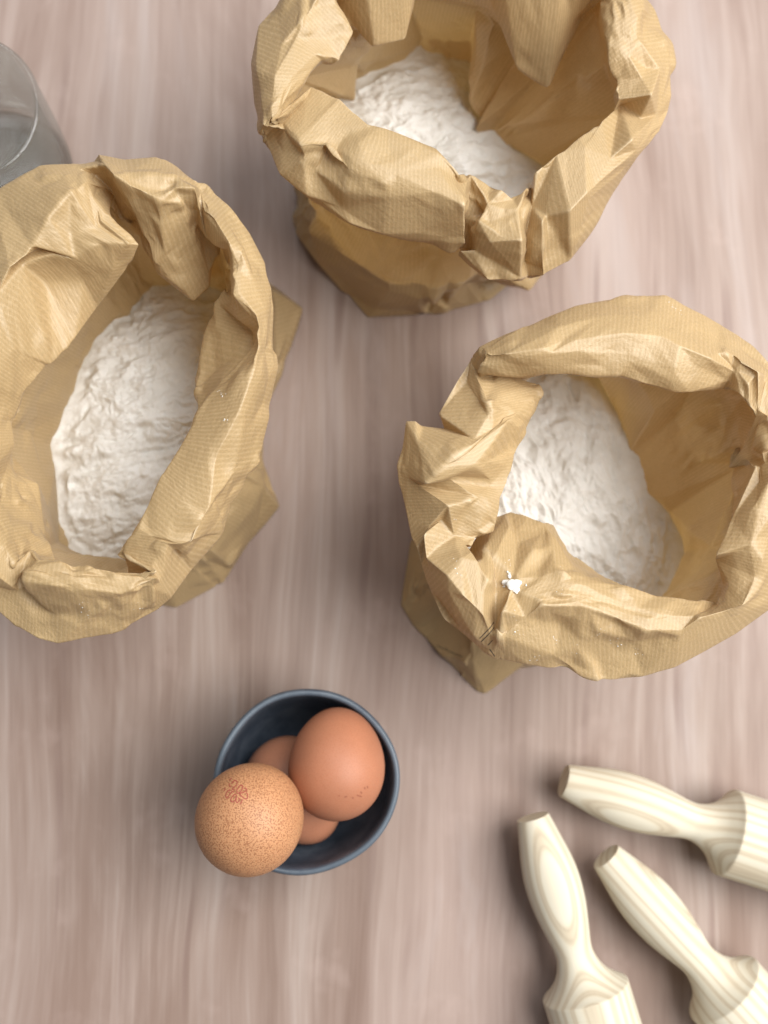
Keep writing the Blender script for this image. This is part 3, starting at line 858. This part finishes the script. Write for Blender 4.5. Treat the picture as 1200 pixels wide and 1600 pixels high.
tag(bowl, "small dark blue glazed bowl holding three brown eggs", "bowl")

# ------------------------------------------------------------------ eggs
def egg(loc, axis, a, b, mat, label):
    n = 56; prof = []
    for i in range(n + 1):
        t = math.pi * i / n
        x = a * math.cos(t)
        prof.append((max(.02, b * math.sin(t) * (1 - .10 * math.cos(t))), x))
    v, f = lathe(prof, 80)
    q = Vector((0, 0, 1)).rotation_difference(Vector(axis).normalized())
    v = np.array([tuple(q @ Vector(p)) for p in v]) + np.array(loc)
    root = empty("egg", (loc[0] * MM, loc[1] * MM, loc[2] * MM))
    tag(root, label, "egg", "brown eggs in the bowl")
    s = mesh_obj("shell", v * MM, f, mat, root)
    tree = BVHTree.FromPolygons([tuple(p) for p in v * MM], f)
    return root, tree

M_EGG_S = mat_egg("speckled_eggshell", (.52, .262, .130), (.25, .10, .045), .72)
M_EGG_P = mat_egg("plain_eggshell", (.42, .175, .098), (.33, .12, .06), .25)
M_EGG_D = mat_egg("dull_eggshell", (.44, .19, .11), (.34, .13, .07), .25)
eg1, tree1 = egg((-22.3, -72.2, 71.0), (.25, .30, -.92), 25.2, 21.8, M_EGG_S, "speckled light brown egg with red stamp, resting on the bowl's edge")
eg2, tree2 = egg((13.2, -52.5, 55.0), (.05, .84, -.50), 24.6, 20.6, M_EGG_P, "smooth reddish brown egg on the pile, nearest the paper bags")
eg3, tree3 = egg((-5.0, -68.0, 26.5), (.55, -.80, .05), 25.5, 20.5, M_EGG_D, "lowest brown egg, mostly hidden under the other two in the bowl")

def ribbon(tree, pts, width, mat, name, parent, lift=.00012, sub=6):
    """a flat printed stroke that follows a surface"""
    p = np.array(pts, float)
    if len(p) > 2: p = np.array(smooth_profile(p, sub))
    else: p = np.array([p[0] + (p[1] - p[0]) * s for s in np.linspace(0, 1, 5)])
    V = []; F = []
    for i in range(len(p)):
        d = p[min(i + 1, len(p) - 1)] - p[max(i - 1, 0)]
        d /= max(np.linalg.norm(d), 1e-6)
        w = np.array([-d[1], d[0]]) * width / 2 * (0.8 + .4 * abs(math.sin(i * 1.7)))
        row = []
        for s in (-1, 1):
            loc, nr = drop(tree, *(p[i] + s * w))
            if loc is None or abs(nr.z) < .35: break
            if nr.z < 0: nr = -nr
            row.append(loc + nr * lift)
        if len(row) == 2:
            if V and prev != i - 1: break
            if V: F.append((len(V) - 2, len(V) - 1, len(V) + 1, len(V)))
            V += [tuple(r) for r in row]; prev = i
    return V, F

def strokes(tree, lines, width, mat, name, parent):
    V = []; F = []
    for s in lines:
        v, f = ribbon(tree, s, width, mat, name, parent)
        F += [tuple(i + len(V) for i in q) for q in f]; V += v
    if F: return mesh_obj(name, V, F, mat, parent, False)
strokes(tree1, STAMP, .33, M_RED, "stamp", eg1)
strokes(tree2, STAMP_FAINT, .5, M_FAINT, "stamp", eg2)
for ln in INK: strokes(BVH['C'], [ln], .26, M_INK, "printed_line", SHEETS['C'][0])

# ------------------------------------------------------------------ rolling pins
HANDLE = smooth_profile([(.05, 0), (4, .1), (6.9, .15), (7.7, .9), (9.3, 8), (12.0, 21), (12.9, 31), (12.3, 42), (10.4, 53), (9.0, 60.0), (8.8, 65), (10.4, 70.5), (13.2, 75), (17.0, 78.6), (19.8, 80.6)], 6) + [(20.1, 80.9)]
BARREL = [(20.1, 80.9), (20.25, 81.2), (20.25, 82), (20.2, 140), (20.2, 260), (19.7, 260.8), (.05, 260.8)]
def rolling_pin(tip, direction, mat, label, roll):
    d = Vector((direction[0], direction[1], 0)).normalized()
    root = empty("rolling_pin", (tip[0] * MM, tip[1] * MM, 20.35 * MM))
    root.rotation_euler = (0, 0, math.atan2(d.y, d.x))
    tag(root, label, "rolling pin", "pale wooden rolling pins")
    for name, prof in (("handle", HANDLE), ("barrel", BARREL)):
        v, f = lathe(prof, 96)
        me = bpy.data.meshes.new(name)
        w = np.stack([v[:, 2], v[:, 0], v[:, 1]], 1) * MM       # axis along local x
        ca, sa = math.cos(roll), math.sin(roll)
        me.from_pydata(w.tolist(), [], f)
        me.polygons.foreach_set("use_smooth", [True] * len(me.polygons))
        me.materials.append(mat)
        o = bpy.data.objects.new(name, me); COL.objects.link(o); o.parent = root
    return root
rolling_pin((105.6, -81.8), (23.9, -80.2), mat_pine("pine_a", (.003, -.030, .0, .02, .01)), "pale wooden rolling pin nearest the bowl of eggs", 0)
rolling_pin((120.5, -65.5), (78.8, -24.9), mat_pine("pine_b", (.020, -.024, .0, -.012, .02)), "pale wooden rolling pin nearest the paper bags, lying almost crosswise", 0)
rolling_pin((139.8, -100.1), (53.9, -60.1), mat_pine("pine_c", (-.028, -.014, .0, .012, -.02)), "pale wooden rolling pin lying between the two others", 0)

# ------------------------------------------------------------------ glass jar
JX, JY = JAR
jp = smooth_profile([(.05, 0.3), (29, .3), (34, 1.2), (35.6, 5), (36.0, 25), (35.8, 50), (35.3, 65), (35.6, 68.4), (34.2, 70.2), (32.6, 69), (32.2, 64), (32.2, 45), (32.2, 22), (30.6, 10), (25, 7.2), (.05, 6.4)], 6)
v, f = lathe(jp, 96)
jar = mesh_obj("glass_jar", (v + np.array([JX, JY, 0])) * MM, f, M_GLASS)
recentre(jar, (JX * MM, JY * MM, 0))
tag(jar, "clear glass jar at the picture's edge behind a paper bag", "jar")

# ------------------------------------------------------------------ spilled flour and glint specks on the rims
def blob(rng, r, sub=2):
    import bmesh
    bm = bmesh.new(); bmesh.ops.create_icosphere(bm, subdivisions=sub, radius=1)
    v = np.array([tuple(x.co) for x in bm.verts]); f = [tuple(y.index for y in q.verts) for q in bm.faces]
    bm.free()
    o = rng.random() * 90
    k = 1 + .45 * np.array([fbm(np.array(a * 1.3 + o), np.array(b * 1.3 + c * .9 + o), 700, 3) for a, b, c in v])
    return v * k[:, None] * np.array(r), f
rng = random.Random(5)
CRUMB = [(77.4, 20.6, 2.7, 2.0, 1.0), (75.2, 21.4, 1.8, 1.2, .8), (79.0, 21.2, 1.8, 1.5, .8), (78.2, 18.8, 1.5, 1.5, .8), (76.4, 24.0, .7, .9, .5)]
CRUMB += [(77.3 + rng.gauss(0, 2.4), 20.8 + rng.gauss(0, 2.0), q, q * .9, q * .7) for q in [rng.uniform(.12, .45) for _ in range(12)]]
V = []; F = []
for x, y, rx, ry, rz in CRUMB:
    loc, nr = drop(BVH['C'], x, y)
    b, f = blob(rng, (rx, ry, rz), 3)
    F += [tuple(i + len(V) for i in q) for q in f]
    V += [(loc.x + p[0] * MM, loc.y + p[1] * MM, loc.z + (p[2] + rz * .3) * MM) for p in b]
cr = mesh_obj("flour_crumb", V, F, M_FLOUR)
recentre(cr, V[0])
tag(cr, "white flour crumb on the folded rim of the bag with torn corner", "crumb")
V = []; F = []
for x, y in SPECKS:
    for k in range(rng.randint(2, 6)):
        xx = x + rng.gauss(0, 1.0); yy = y + rng.gauss(0, 1.0)
        for key in ('A', 'B', 'C'):
            loc, nr = drop(BVH[key], xx, yy)
            if loc is not None and loc.z > .09:
                s = rng.uniform(.06, .22) * rng.uniform(.6, 1.4)
                b, f = blob(rng, (s * rng.uniform(.8, 1.8), s * rng.uniform(.8, 1.5), s * .6), 1)
                F += [tuple(i + len(V) for i in q) for q in f]
                V += [(loc.x + p[0] * MM, loc.y + p[1] * MM, loc.z + p[2] * MM) for p in b]
                break
du = mesh_obj("flour_and_glint_specks", V, F, M_FLOUR)  # white grains: flour, and some in place of shiny spots on the cuffs
tag(du, "scattered white flour specks and modelled glints on the paper rims", "flour", None, "stuff")
